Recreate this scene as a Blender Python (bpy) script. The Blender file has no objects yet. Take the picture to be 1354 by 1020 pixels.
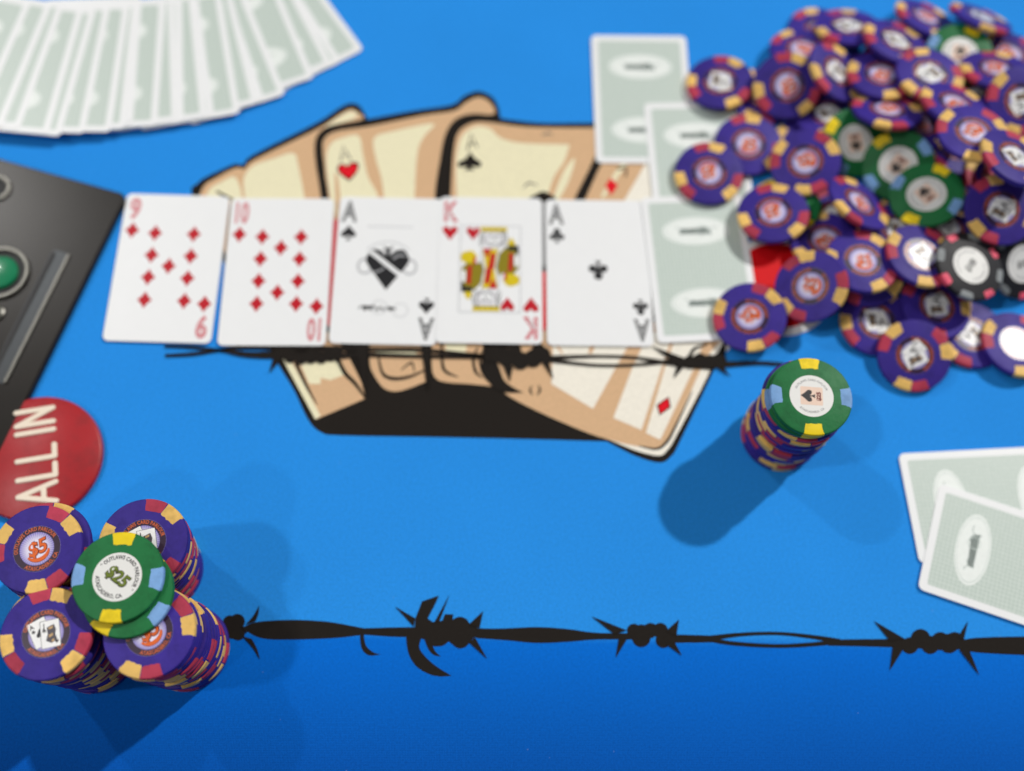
import bpy, bmesh, math, random
import numpy as np
from mathutils import Vector, Matrix
random.seed(7)
sc = bpy.context.scene
COL = sc.collection
MM = 0.001

# ------------------------------------------------------------------ camera
F, PITCH, ROLL, CAMH = 1391.27, math.radians(20.394), math.radians(-1.429), 518.9
R3 = Matrix.Rotation(ROLL, 3, 'Y') @ Matrix.Rotation(PITCH, 3, 'X')
cam_d = bpy.data.cameras.new('camera'); cam = bpy.data.objects.new('camera', cam_d); COL.objects.link(cam)
cam.matrix_world = Matrix.Translation((0, 0, CAMH*MM)) @ R3.to_4x4()
cam_d.sensor_fit = 'HORIZONTAL'; cam_d.sensor_width = 36.0; cam_d.lens = F/1354*36.0
cam_d.clip_start = 0.02; cam_d.clip_end = 100
cam_d.dof.use_dof = True; cam_d.dof.focus_distance = 0.471; cam_d.dof.aperture_fstop = 2.5
cam_d.dof.aperture_blades = 0
sc.camera = cam

# ------------------------------------------------------------------ room light
w = bpy.data.worlds.new('World'); sc.world = w; w.use_nodes = True
bg = w.node_tree.nodes['Background']; bg.inputs[0].default_value = (0.93, 0.97, 1.0, 1); bg.inputs[1].default_value = 0.10
def lamp(name, dx, dy, height, E, radius, col):
    # a ceiling lamp seen from the table centre in direction (dx, dy, 1); E = irradiance on the table
    p = Vector((dx*height, dy*height + 0.2, height)); d = p.length
    l = bpy.data.lights.new(name, 'POINT'); o = bpy.data.objects.new(name, l); COL.objects.link(o)
    o.location = p; l.energy = E/(height/d)*4*math.pi*d*d; l.shadow_soft_size = radius; l.color = col
    o['kind'] = 'helper'
lamp('ceiling_lamp', 0.77, 0.655, 9.0, 1.72, 0.19, (1, .97, .93))
lamp('ceiling_lamp', -0.64, 0.62, 4.2, 0.34, 0.10, (1, .98, .95))
lamp('ceiling_lamp', -0.56, -0.09, 4.2, 0.52, 0.12, (1, .98, .95))
lamp('ceiling_lamp', -0.57, -0.57, 4.2, 0.22, 0.12, (1, .98, .95))
sc.view_settings.view_transform = 'Standard'; sc.view_settings.look = 'None'
sc.view_settings.exposure = 0; sc.view_settings.gamma = 1

def at(u, v, z=0.0):                       # photo position -> point (mm) on the level z above the table
    d = R3 @ Vector(((u-677)/F, (510-v)/F, -1)); t = (z-CAMH)/d.z
    return Vector((d.x*t, d.y*t, z))

# ------------------------------------------------------------------ materials
def srgb(r, g, b):
    f = lambda c: c/255/12.92 if c/255 <= .04045 else ((c/255+.055)/1.055)**2.4
    return (f(r), f(g), f(b), 1)
MATS = {}
def mat(name, col, rough=.5, metal=0, spec=.5, noise=.06, nscale=400, bump=0, bscale=1500, coat=0, vary=0):
    if name in MATS: return MATS[name]
    m = bpy.data.materials.new(name); m.use_nodes = True; nt = m.node_tree; N = nt.nodes; L = nt.links
    b = N['Principled BSDF']; b.inputs['Roughness'].default_value = rough; b.inputs['Metallic'].default_value = metal
    b.inputs['Specular IOR Level'].default_value = spec; b.inputs['Coat Weight'].default_value = coat
    tc = N.new('ShaderNodeTexCoord'); nz = N.new('ShaderNodeTexNoise'); nz.inputs['Scale'].default_value = nscale
    nz.inputs['Detail'].default_value = 4
    L.new(tc.outputs['Object'], nz.inputs['Vector'])
    mx = N.new('ShaderNodeMix'); mx.data_type = 'RGBA'
    c = Vector(col[:3])
    mx.inputs[6].default_value = (*(c*(1-noise*1.5)), 1); mx.inputs[7].default_value = (*[min(1, x) for x in c*(1+noise*1.5)], 1)
    L.new(nz.outputs['Fac'], mx.inputs[0]); L.new(mx.outputs[2], b.inputs['Base Color'])
    if vary:
        oi = N.new('ShaderNodeObjectInfo'); vr = N.new('ShaderNodeMapRange'); vr.inputs[3].default_value = 1-vary; vr.inputs[4].default_value = 1+vary*.6
        L.new(oi.outputs['Random'], vr.inputs[0])
        gz = N.new('ShaderNodeTexNoise'); gz.noise_dimensions = '4D'; gz.inputs['Scale'].default_value = 130; gz.inputs['Detail'].default_value = 5; gz.inputs['Roughness'].default_value = .7
        wm = N.new('ShaderNodeMath'); wm.operation = 'MULTIPLY'; wm.inputs[1].default_value = 40; L.new(oi.outputs['Random'], wm.inputs[0]); L.new(wm.outputs[0], gz.inputs['W'])
        L.new(tc.outputs['Object'], gz.inputs['Vector'])
        gr = N.new('ShaderNodeMapRange'); gr.inputs[1].default_value = .30; gr.inputs[2].default_value = .52; gr.inputs[3].default_value = .72; gr.inputs[4].default_value = 1; L.new(gz.outputs['Fac'], gr.inputs[0])
        mv = N.new('ShaderNodeMath'); mv.operation = 'MULTIPLY'; L.new(vr.outputs[0], mv.inputs[0]); L.new(gr.outputs[0], mv.inputs[1])
        sc_v = N.new('ShaderNodeVectorMath'); sc_v.operation = 'SCALE'; L.new(mx.outputs[2], sc_v.inputs[0]); L.new(mv.outputs[0], sc_v.inputs['Scale'])
        L.new(sc_v.outputs[0], b.inputs['Base Color'])
        rg_ = N.new('ShaderNodeMapRange'); rg_.inputs[3].default_value = rough+.12; rg_.inputs[4].default_value = rough-.1; L.new(gz.outputs['Fac'], rg_.inputs[0]); L.new(rg_.outputs[0], b.inputs['Roughness'])
    if bump:
        n2 = N.new('ShaderNodeTexNoise'); n2.inputs['Scale'].default_value = bscale; n2.inputs['Detail'].default_value = 3
        L.new(tc.outputs['Object'], n2.inputs['Vector'])
        bp = N.new('ShaderNodeBump'); bp.inputs['Strength'].default_value = bump; bp.inputs['Distance'].default_value = .0002
        L.new(n2.outputs['Fac'], bp.inputs['Height']); L.new(bp.outputs[0], b.inputs['Normal'])
    MATS[name] = m
    return m
def cloth(name, col, noise=.10): return mat(name, col, rough=.75, spec=.07, noise=noise, nscale=700, bump=.35, bscale=1800)

def table_material():
    m = bpy.data.materials.new('blue_print_cloth'); m.use_nodes = True; nt = m.node_tree; N = nt.nodes; L = nt.links
    b = N['Principled BSDF']; b.inputs['Roughness'].default_value = .75; b.inputs['Specular IOR Level'].default_value = .07
    tc = N.new('ShaderNodeTexCoord'); sp = N.new('ShaderNodeSeparateXYZ'); L.new(tc.outputs['Object'], sp.inputs[0])
    # printed border: outside the wire line the cloth is dyed deep blue
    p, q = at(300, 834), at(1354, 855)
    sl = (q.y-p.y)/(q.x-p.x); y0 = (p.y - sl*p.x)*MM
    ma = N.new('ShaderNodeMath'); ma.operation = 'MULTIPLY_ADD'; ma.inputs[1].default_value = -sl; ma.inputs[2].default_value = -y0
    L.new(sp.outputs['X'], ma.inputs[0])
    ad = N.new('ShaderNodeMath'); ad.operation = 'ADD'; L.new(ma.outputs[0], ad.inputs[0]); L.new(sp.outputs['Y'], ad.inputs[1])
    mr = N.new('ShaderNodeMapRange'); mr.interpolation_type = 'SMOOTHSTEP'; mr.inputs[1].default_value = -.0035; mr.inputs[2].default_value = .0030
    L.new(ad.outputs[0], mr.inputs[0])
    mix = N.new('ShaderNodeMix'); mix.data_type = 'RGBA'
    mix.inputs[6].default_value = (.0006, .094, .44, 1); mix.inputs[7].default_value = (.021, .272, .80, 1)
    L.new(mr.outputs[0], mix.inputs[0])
    mg = N.new('ShaderNodeMapRange'); mg.inputs[1].default_value = -.065; mg.inputs[2].default_value = -.004; L.new(ad.outputs[0], mg.inputs[0])  # deep blue grows darker with distance from the wire
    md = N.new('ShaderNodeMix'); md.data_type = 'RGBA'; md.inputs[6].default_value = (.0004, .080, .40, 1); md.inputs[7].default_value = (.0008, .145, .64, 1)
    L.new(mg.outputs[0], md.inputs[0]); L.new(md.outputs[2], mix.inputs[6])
    n1 = N.new('ShaderNodeTexNoise'); n1.inputs['Scale'].default_value = 900; n1.inputs['Detail'].default_value = 3
    n2 = N.new('ShaderNodeTexNoise'); n2.inputs['Scale'].default_value = 14; n2.inputs['Detail'].default_value = 4
    L.new(tc.outputs['Object'], n1.inputs['Vector']); L.new(tc.outputs['Object'], n2.inputs['Vector'])
    r1 = N.new('ShaderNodeMapRange'); r1.inputs[3].default_value = .74; r1.inputs[4].default_value = 1.26; L.new(n1.outputs['Fac'], r1.inputs[0])
    r2 = N.new('ShaderNodeMapRange'); r2.inputs[3].default_value = .93; r2.inputs[4].default_value = 1.07; L.new(n2.outputs['Fac'], r2.inputs[0])
    mu = N.new('ShaderNodeMath'); mu.operation = 'MULTIPLY'; L.new(r1.outputs[0], mu.inputs[0]); L.new(r2.outputs[0], mu.inputs[1])
    vm = N.new('ShaderNodeVectorMath'); vm.operation = 'SCALE'; L.new(mix.outputs[2], vm.inputs[0]); L.new(mu.outputs[0], vm.inputs['Scale'])
    L.new(vm.outputs[0], b.inputs['Base Color'])
    # sparse lint and dust caught in the weave
    vo = N.new('ShaderNodeTexVoronoi'); vo.inputs['Scale'].default_value = 95; L.new(tc.outputs['Object'], vo.inputs['Vector'])
    lt = N.new('ShaderNodeMath'); lt.operation = 'LESS_THAN'; lt.inputs[1].default_value = .035; L.new(vo.outputs['Distance'], lt.inputs[0])
    sr = N.new('ShaderNodeSeparateColor'); L.new(vo.outputs['Color'], sr.inputs[0])
    gt_ = N.new('ShaderNodeMath'); gt_.operation = 'GREATER_THAN'; gt_.inputs[1].default_value = .72; L.new(sr.outputs[0], gt_.inputs[0])
    mm_ = N.new('ShaderNodeMath'); mm_.operation = 'MULTIPLY'; L.new(lt.outputs[0], mm_.inputs[0]); L.new(gt_.outputs[0], mm_.inputs[1])
    m3 = N.new('ShaderNodeMath'); m3.operation = 'MULTIPLY'; m3.inputs[1].default_value = .2; L.new(mm_.outputs[0], m3.inputs[0])
    lx_ = N.new('ShaderNodeMix'); lx_.data_type = 'RGBA'; lx_.inputs[7].default_value = (.35, .45, .6, 1)
    L.new(m3.outputs[0], lx_.inputs[0]); L.new(vm.outputs[0], lx_.inputs[6]); L.new(lx_.outputs[2], b.inputs['Base Color'])
    # weave relief
    wv = N.new('ShaderNodeTexWave'); wv.inputs['Scale'].default_value = 420; wv.inputs['Distortion'].default_value = 1.5
    wv2 = N.new('ShaderNodeTexWave'); wv2.bands_direction = 'Y'; wv2.inputs['Scale'].default_value = 420; wv2.inputs['Distortion'].default_value = 1.5
    L.new(tc.outputs['Object'], wv.inputs['Vector']); L.new(tc.outputs['Object'], wv2.inputs['Vector'])
    a2 = N.new('ShaderNodeMath'); a2.operation = 'ADD'; L.new(wv.outputs['Fac'], a2.inputs[0]); L.new(wv2.outputs['Fac'], a2.inputs[1])
    bp = N.new('ShaderNodeBump'); bp.inputs['Strength'].default_value = .3; bp.inputs['Distance'].default_value = .0002
    L.new(a2.outputs[0], bp.inputs['Height']); L.new(bp.outputs[0], b.inputs['Normal'])
    return m

# ------------------------------------------------------------------ mesh helpers (all lengths in mm)
def mesh(name, verts, faces, mats, fm=None, smooth=False):
    me = bpy.data.meshes.new(name); me.from_pydata([Vector(v)*MM for v in verts], [], faces)
    for m in (mats if isinstance(mats, (list, tuple)) else [mats]): me.materials.append(m)
    if fm:
        for p, i in zip(me.polygons, fm): p.material_index = i
    if smooth:
        for p in me.polygons: p.use_smooth = True
    me.update(); return me
def link(name, me, parent=None, loc=(0, 0, 0), rz=0):
    o = bpy.data.objects.new(name, me); COL.objects.link(o); o.parent = parent
    o.location = Vector(loc)*MM; o.rotation_euler.z = rz
    return o
def tag(o, label=None, cat=None, group=None, kind=None):
    if label: o['label'] = label
    if cat: o['category'] = cat
    if group: o['group'] = group
    if kind: o['kind'] = kind
    return o
def spline(pts, n=6):
    """closed outline; points with a third entry are sharp corners, the others are smoothed"""
    P = [Vector(p[:2]) for p in pts]; S = [len(p) > 2 for p in pts]; out = []; N_ = len(P)
    for i in range(N_):
        a, b = P[i], P[(i+1) % N_]
        ta = Vector((0, 0)) if S[i] else (b-P[i-1])*.5
        tb = Vector((0, 0)) if S[(i+1) % N_] else (P[(i+2) % N_]-a)*.5
        if S[i] and S[(i+1) % N_]: out.append(a); continue
        if S[i]: ta = (b-a)*.5
        if S[(i+1) % N_]: tb = (b-a)*.5
        for k in range(n):
            t = k/n
            out.append((2*t**3-3*t*t+1)*a+(t**3-2*t*t+t)*ta+(-2*t**3+3*t*t)*b+(t**3-t*t)*tb)
    return out
def area2(P): return sum(P[i].x*P[(i+1) % len(P)].y-P[(i+1) % len(P)].x*P[i].y for i in range(len(P)))
def sheet_mesh(name, outlines, z, m):
    """flat shapes (one or several outlines), facing up"""
    V, Fc = [], []
    for P in outlines:
        P = [Vector(p[:2]) for p in P]
        if area2(P) < 0: P = P[::-1]
        Fc.append(list(range(len(V), len(V)+len(P)))); V += [(p.x, p.y, z) for p in P]
    return mesh(name, V, Fc, m)
def ring_pts(cx, cy, r, n=28, ry=None): return [Vector((cx+r*math.cos(a), cy+(ry or r)*math.sin(a))) for a in [2*math.pi*k/n for k in range(n)]]
def annulus_mesh(name, r0, r1, z, m, n=48, sy=1, cx=0, cy=0):
    V = [(cx+r*math.cos(2*math.pi*k/n), cy+sy*r*math.sin(2*math.pi*k/n), z) for r in (r0, r1) for k in range(n)]
    return mesh(name, V, [(k, n+k, n+(k+1) % n, (k+1) % n) for k in range(n)], m)
def stroke(pts, wd, cap=True):
    """outline of a stroke of width wd (number or list) along an open line"""
    P = [Vector(p) for p in pts]; n = len(P); W_ = wd if isinstance(wd, (list, tuple)) else [wd]*n
    L_, R_ = [], []
    for i in range(n):
        t = (P[min(i+1, n-1)]-P[max(i-1, 0)]).normalized(); nn = Vector((-t.y, t.x))
        L_.append(P[i]+nn*W_[i]/2); R_.append(P[i]-nn*W_[i]/2)
    return L_+R_[::-1]
def curve_pts(pts, n=6):
    P = [Vector(p) for p in pts]; out = []
    for i in range(len(P)-1):
        a, b = P[i], P[i+1]; ta = (b-P[max(i-1, 0)])*.5; tb = (P[min(i+2, len(P)-1)]-a)*.5
        for k in range(n):
            t = k/n; out.append((2*t**3-3*t*t+1)*a+(t**3-2*t*t+t)*ta+(-2*t**3+3*t*t)*b+(t**3-t*t)*tb)
    return out+[P[-1]]
def text_data(s, size, offset=0, sx=1, shear=0, res=3, align='CENTER', space=1):
    """flat lettering: verts (mm) and faces"""
    cu = bpy.data.curves.new('t', 'FONT'); cu.body = s; cu.size = 1; cu.align_x = align; cu.align_y = 'CENTER'
    cu.resolution_u = res; cu.offset = offset; cu.shear = shear; cu.space_character = space; cu.fill_mode = 'FRONT'
    o = bpy.data.objects.new('t', cu); COL.objects.link(o)
    dg = bpy.context.evaluated_depsgraph_get(); dg.update()
    me = bpy.data.meshes.new_from_object(o.evaluated_get(dg))
    V = [(v.co.x*size*sx, v.co.y*size) for v in me.vertices]; Fc = [list(p.vertices) for p in me.polygons]
    bpy.data.objects.remove(o); bpy.data.curves.remove(cu); bpy.data.meshes.remove(me)
    return V, Fc
def text_mesh(name, V, Fc, z, m, rot=0, off=(0, 0)):
    c, s = math.cos(rot), math.sin(rot)
    VV = [(c*x-s*y+off[0], s*x+c*y+off[1], z) for x, y in V]
    FF = []
    for f in Fc:
        P = [Vector(VV[i][:2]) for i in f]; FF.append(f if area2(P) > 0 else f[::-1])
    return mesh(name, VV, FF, m)
def ring_text(V, r, mid, inward=False):
    out = []
    for x, y in V:
        if not inward: a = mid - x/r; rr = r+y
        else: a = mid + x/r; rr = r-y
        out.append((rr*math.cos(a), rr*math.sin(a)))
    return out
def slab_mesh(name, P, z0, z1, m, bev=0):
    """solid prism over an outline, with a chamfered top edge"""
    P = [Vector(p[:2]) for p in P]
    if area2(P) < 0: P = P[::-1]
    n = len(P); V = []; Fc = []
    def inset(d):
        o = []
        for i in range(n):
            t = (P[(i+1) % n]-P[i-1]).normalized(); o.append(P[i]+Vector((-t.y, t.x))*d)
        return o
    rings = [(P, z0), (P, z1-bev), (inset(bev), z1)] if bev else [(P, z0), (P, z1)]
    for Q, z in rings: V += [(p.x, p.y, z) for p in Q]
    for k in range(len(rings)-1):
        for i in range(n): Fc.append((k*n+i, k*n+(i+1) % n, (k+1)*n+(i+1) % n, (k+1)*n+i))
    Fc.append(list(range((len(rings)-1)*n, len(rings)*n))); Fc.append(list(range(n))[::-1])
    return mesh(name, V, Fc, m)
def lathe_mesh(name, prof, m, n=56, smooth=True):
    V = []; Fc = []; k = len(prof)
    for r, z in prof:
        V += [(r*math.cos(2*math.pi*i/n), r*math.sin(2*math.pi*i/n), z) for i in range(n)]
    for j in range(k-1):
        for i in range(n): Fc.append((j*n+i, j*n+(i+1) % n, (j+1)*n+(i+1) % n, (j+1)*n+i))
    Fc.append(list(range(n))[::-1]); Fc.append(list(range((k-1)*n, k*n)))
    me = mesh(name, V, Fc, m)
    if smooth:
        for p in me.polygons: p.use_smooth = len(p.vertices) == 4
        me.set_sharp_from_angle(angle=math.radians(32))
    return me
def rrect(wd, ht, r, n=5, cx=0, cy=0):
    out = []
    for sx, sy, a0 in ((1, 1, 0), (-1, 1, 90), (-1, -1, 180), (1, -1, 270)):
        for k in range(n+1):
            a = math.radians(a0+90*k/n); out.append(Vector((cx+sx*(wd/2-r)+r*math.cos(a), cy+sy*(ht/2-r)+r*math.sin(a))))
    return out

# ------------------------------------------------------------------ the table and its print
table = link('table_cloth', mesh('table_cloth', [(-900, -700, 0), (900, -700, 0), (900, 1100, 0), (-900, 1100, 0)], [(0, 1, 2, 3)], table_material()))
tag(table, 'blue printed cloth of the card table', kind='structure')
BLACK = cloth('print_black', (.017, .014, .012, 1), .12); TAN = cloth('print_tan', srgb(213, 176, 138))
CREAM = cloth('print_cream', srgb(234, 228, 194)); PALE = cloth('print_pale', srgb(240, 235, 222)); PRED = cloth('print_red', srgb(222, 28, 42))
PGREY = cloth('print_grey', srgb(120, 115, 108))
ZS = .06
def pp(name, pts, layer, m, smooth=True, n=6):
    P = spline(pts, n) if smooth else [Vector(p[:2]) for p in pts]
    return link(name, sheet_mesh(name, [[at(p.x, p.y) for p in P]], ZS*layer, m), table)
def ps(name, pts, wd, layer, m, smooth=True):
    P = curve_pts(pts) if smooth else [Vector(p) for p in pts]
    if isinstance(wd, (list, tuple)):
        k = (len(P)-1)/(len(wd)-1); W_ = [np.interp(i/k, range(len(wd)), wd) for i in range(len(P))]
    else: W_ = wd
    return link(name, sheet_mesh(name, [[at(p.x, p.y) for p in stroke(P, W_)]], ZS*layer, m), table)
# black printed silhouette under the printed hand of cards
pp('print_silhouette', [(255, 262), (262, 242), (279, 231), (310, 217, 1), (323, 218, 1), (335, 205), (418, 163), (449, 143), (464, 137), (476, 141), (486, 158, 1),
    (545, 147), (597, 139), (614, 127), (633, 121), (650, 128), (658, 140), (662, 157, 1), (715, 163), (785, 163), (850, 166), (930, 210), (970, 300), (975, 380), (962, 445),
    (943, 492), (900, 582), (888, 603), (872, 612), (840, 603), (802, 584, 1), (700, 581), (560, 578), (450, 576), (425, 572), (408, 556), (388, 515), (360, 468), (300, 355)], 1, BLACK)
# leftmost printed card
pp('printed_card', [(263, 262, 1), (270, 246), (285, 236), (311, 223), (324, 223), (338, 211), (420, 171), (451, 151), (464, 145), (473, 149), (479, 158), (440, 168), (424, 180),
    (420, 200), (426, 240), (432, 300, 1), (300, 340, 1)], 2, TAN)
pp('print_patch', [(270, 266, 1), (278, 250), (293, 241), (309, 234), (317, 246), (321, 266, 1)], 3, CREAM)  # cream and pale patches belong to the printed artwork
pp('print_patch', [(325, 266, 1), (322, 246), (324, 232), (336, 219), (362, 210), (388, 203), (395, 222), (404, 268, 1)], 3, CREAM)
pp('print_patch', [(428, 169, 1), (446, 157), (463, 148), (473, 152), (466, 158), (448, 163)], 3, CREAM)
ps('print_line', [(286, 253), (296, 259), (309, 265)], [2, 4, 2], 4, BLACK)
# second printed card, ace of hearts
pp('printed_card', [(433, 300, 1), (430, 230), (427, 200), (429, 184), (445, 174), (490, 167), (560, 153), (600, 147), (616, 136), (633, 129), (648, 136), (653, 151), (620, 152), (600, 162),
    (590, 190), (585, 225), (578, 300, 1)], 2, TAN)
pp('print_patch', [(438, 268, 1), (433, 230), (432, 206), (438, 190), (452, 183), (474, 180), (480, 205), (487, 235), (500, 262), (494, 300, 1), (450, 300, 1)], 3, CREAM)
pp('print_patch', [(495, 183), (520, 174), (573, 164), (560, 182), (551, 210), (547, 300, 1), (512, 300, 1), (505, 240), (497, 210)], 3, CREAM)
ps('print_stroke', [(444, 230), (446, 250), (449, 300)], [3, 6, 6], 4, TAN)
ps('print_letter', [(450, 214), (454, 194), (464, 212)], 2.2, 4, PGREY, False); ps('print_letter', [(453, 207), (461, 205)], 1.6, 4.4, PGREY, False)
pp('print_heart', [(462, 240, 1), (449, 230), (446, 222), (452, 217), (459, 220, 1), (466, 215), (474, 217), (472, 228)], 5, BLACK)
pp('print_heart', [(462, 237, 1), (450, 229), (448, 222), (453, 219), (460, 222, 1), (466, 217), (472, 219), (471, 227)], 5.5, PRED)
ps('print_outline', [(486, 160), (455, 166), (432, 173), (421, 187), (422, 215), (428, 250), (434, 300)], [3, 5, 8, 8, 9, 10, 10], 6, BLACK)
# third printed card, ace of clubs
pp('printed_card', [(594, 300, 1), (597, 240), (600, 200), (605, 178), (618, 166), (640, 162), (700, 169), (788, 170, 1), (812, 176, 1), (787, 218), (763, 265), (740, 300, 1)], 7, TAN)
pp('print_patch', [(606, 300, 1), (603, 225), (606, 195), (613, 178), (630, 168), (648, 171), (662, 183), (690, 190), (753, 192, 1), (746, 214), (732, 236), (722, 268), (715, 300, 1)], 8, CREAM)
pp('print_patch', [(745, 228), (760, 210), (752, 240), (738, 266, 1), (730, 266, 1)], 8, CREAM)
ps('print_line', [(716, 180), (724, 177), (731, 179)], [1, 3, 1], 9, PGREY)
ps('print_letter', [(618, 200), (623, 178), (631, 196)], 2.2, 9, BLACK, False); ps('print_letter', [(620, 192), (628, 190)], 1.6, 9.4, BLACK, False)
pp('print_club', [(622, 202, 1), (628, 210), (636, 216), (634, 222), (624, 221), (628, 226, 1), (614, 226, 1), (617, 221), (607, 222), (606, 216), (615, 211)], 10, BLACK)
pp('print_spade', [(700, 262, 1), (708, 258), (718, 254), (728, 258), (735, 264), (732, 275), (717, 270, 1), (703, 275)], 10, BLACK)
pp('print_spade', [(709, 268, 1), (727, 268, 1), (727, 345), (718, 352, 1), (709, 345)], 10.5, cloth('print_light_grey', srgb(150, 150, 152)))
ps('print_line', [(692, 250), (699, 243), (711, 246)], [1, 3, 1], 10, PGREY)
ps('print_outline', [(661, 158), (630, 154), (606, 162), (594, 182), (588, 215), (583, 250), (580, 300)], [3, 6, 10, 12, 13, 14, 14], 6, BLACK)
ps('print_outline', [(801, 185), (787, 219), (766, 262), (750, 300)], 10, 11, BLACK)
# fourth printed card, diamonds, upper end
pp('printed_card', [(772, 268, 1), (790, 228, 1), (812, 185, 1), (900, 190, 1), (960, 300, 1), (800, 300, 1)], 7, TAN)
pp('print_patch', [(824, 268, 1), (845, 232, 1), (868, 190, 1), (905, 200, 1), (950, 300, 1), (815, 300, 1)], 8, PALE)
ps('print_stroke', [(796, 262), (815, 232), (838, 200)], [4, 7, 5], 8.5, CREAM)
pp('print_diamond', [(807, 236, 1), (817, 246, 1), (808, 259, 1), (800, 247, 1)], 9, PRED, False)
ps('print_letter', [(816, 224), (828, 222), (827, 234)], 3, 9, BLACK, False)
# big pips that show between the dealt cards
pp('print_heart', [(441, 440, 1), (415, 400), (400, 330), (415, 293), (441, 292, 1), (470, 290), (485, 330), (470, 390)], 12, cloth('print_dull_red', srgb(205, 60, 70)))
pp('print_heart', [(719, 440, 1), (700, 400), (700, 365), (719, 360, 1), (738, 365), (738, 400)], 12, PRED)
# lower end of the artwork
pp('printed_card', [(371, 470, 1), (417, 555, 1), (484, 527, 1), (479, 508, 1), (460, 470, 1), (440, 440, 1), (385, 440, 1)], 2, TAN, False)
pp('print_patch', [(371, 470, 1), (381, 470, 1), (424, 550, 1), (417, 555, 1)], 3, CREAM, False)
pp('print_patch', [(394, 474, 1), (448, 476, 1), (455, 496, 1), (437, 503, 1), (424, 500, 1), (424, 508, 1), (409, 508, 1)], 3, CREAM, False)
ps('print_line', [(391, 480), (405, 510), (419, 535)], [5, 4, 1], 4, BLACK)
ps('print_line', [(446, 470), (455, 492), (470, 508), (483, 527)], [3, 6, 5, 2], 4, BLACK)
pp('printed_finger', [(489, 440, 1), (489, 480), (495, 497), (507, 513), (522, 518), (540, 514), (563, 505, 1), (560, 480), (556, 440, 1)], 2, TAN)
pp('print_patch', [(497, 462, 1), (551, 463, 1), (550, 472, 1), (498, 470, 1)], 3, CREAM, False)
ps('print_line', [(500, 470), (506, 494), (520, 501), (540, 499), (562, 490)], [2, 4, 5, 4, 2], 4, BLACK)
ps('print_line', [(530, 490), (544, 480), (548, 492)], [1, 3, 1], 4, BLACK)
pp('printed_finger', [(572, 440, 1), (571, 485), (577, 501), (592, 506), (620, 508), (650, 511, 1), (640, 490), (638, 440, 1)], 2, TAN)
pp('print_patch', [(588, 450, 1), (618, 450, 1), (616, 467, 1), (590, 466, 1)], 3, CREAM, False)
ps('print_line', [(584, 450), (585, 482), (591, 493), (606, 499)], [3, 4, 4, 1], 4, BLACK)
ps('print_line', [(632, 460), (626, 475), (629, 492), (638, 500)], [2, 4, 4, 1], 4, BLACK); ps('print_line', [(639, 462), (634, 476), (637, 494)], [1, 3, 1], 4, BLACK)
pp('printed_card', [(653, 480, 1), (657, 500), (666, 519), (704, 541), (770, 570), (808, 583), (840, 596), (870, 603), (882, 596), (895, 575), (940, 488), (956, 440), (700, 430, 1)], 4, PALE)
pp('print_band', [(653, 480, 1), (657, 500), (666, 519), (704, 541), (770, 570), (806, 582), (840, 590), (868, 593), (880, 585), (891, 565), (930, 480), (944, 430), (700, 430, 1)], 5, TAN)
ps('print_line', [(845, 590), (868, 594), (882, 584), (893, 564), (915, 518)], [1, 3, 4, 3, 1], 7, BLACK)
pp('print_patch', [(729, 508, 1), (732, 440, 1), (840, 440, 1), (784, 541, 1)], 6, PALE, False)
pp('print_patch', [(811, 553, 1), (836, 487, 1), (858, 440, 1), (890, 440, 1), (848, 569, 1)], 6, PALE, False)
pp('print_patch', [(854, 573, 1), (879, 487, 1), (895, 440, 1), (935, 440, 1), (917, 488, 1), (873, 582, 1)], 6, PALE, False)
ps('print_stroke', [(735, 455), (745, 470)], [5, 1], 7, TAN, False); ps('print_stroke', [(786, 450), (780, 468)], [8, 5], 7, TAN, False)
pp('print_diamond', [(884, 525, 1), (887, 539, 1), (872, 550, 1), (868, 536, 1)], 8, BLACK, False)
pp('print_diamond', [(883, 527, 1), (885, 538, 1), (873, 548, 1), (870, 537, 1)], 8.5, PRED, False)
pp('print_swoosh', [(640, 460, 1), (658, 482), (668, 505), (692, 520, 1), (664, 519), (648, 508), (636, 490)], 8, BLACK)
ps('print_line', [(703, 511), (701, 517), (704, 523)], [1, 3, 1], 8, BLACK); ps('print_line', [(712, 510), (714, 517), (710, 523)], [1, 3, 1], 8, BLACK)
# barbed wire behind the dealt cards
WL = 14
ps('wire_strand', [(218, 459), (250, 460), (291, 464), (330, 470), (400, 470), (440, 472), (480, 470), (560, 472), (640, 473)], [3, 4, 4, 8, 12, 9, 6, 5, 5], WL, BLACK)
ps('wire_strand', [(219, 471), (255, 469), (291, 464), (330, 460), (400, 462), (440, 462), (500, 463), (560, 464), (640, 472)], [4, 5, 4, 6, 8, 7, 5, 5, 6], WL, BLACK)
for kb, (bx, by, br) in enumerate(((372, 468, 8), (384, 472, 9), (398, 475, 8), (411, 473, 9), (425, 474, 8), (437, 470, 9), (445, 466, 8))):
    link('wire_knot', sheet_mesh('wire_knot', [[at(p.x, p.y) for p in ring_pts(bx, by, br)]], ZS*(WL+.5+.35+.2*kb), BLACK), table)
nbarb = [0]
def barb(x0, y0, x1, y1, tx, ty, layer=WL+.3, bend=0):
    nbarb[0] += 1; layer += 2.5+.15*nbarb[0]
    b = Vector((x0+x1, y0+y1))/2; t = Vector((tx, ty)); n_ = Vector((-(t-b).y, (t-b).x))*bend
    pp('wire_barb', [(x0, y0, 1), (*((Vector((x0, y0))+t)/2+n_),), (tx, ty, 1), (*((Vector((x1, y1))+t)/2+n_),), (x1, y1, 1)], layer, BLACK)
barb(362, 474, 374, 474, 356, 495); barb(470, 455, 486, 455, 484, 530); barb(556, 455, 570, 455, 566, 520); barb(430, 460, 444, 470, 462, 500)
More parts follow.
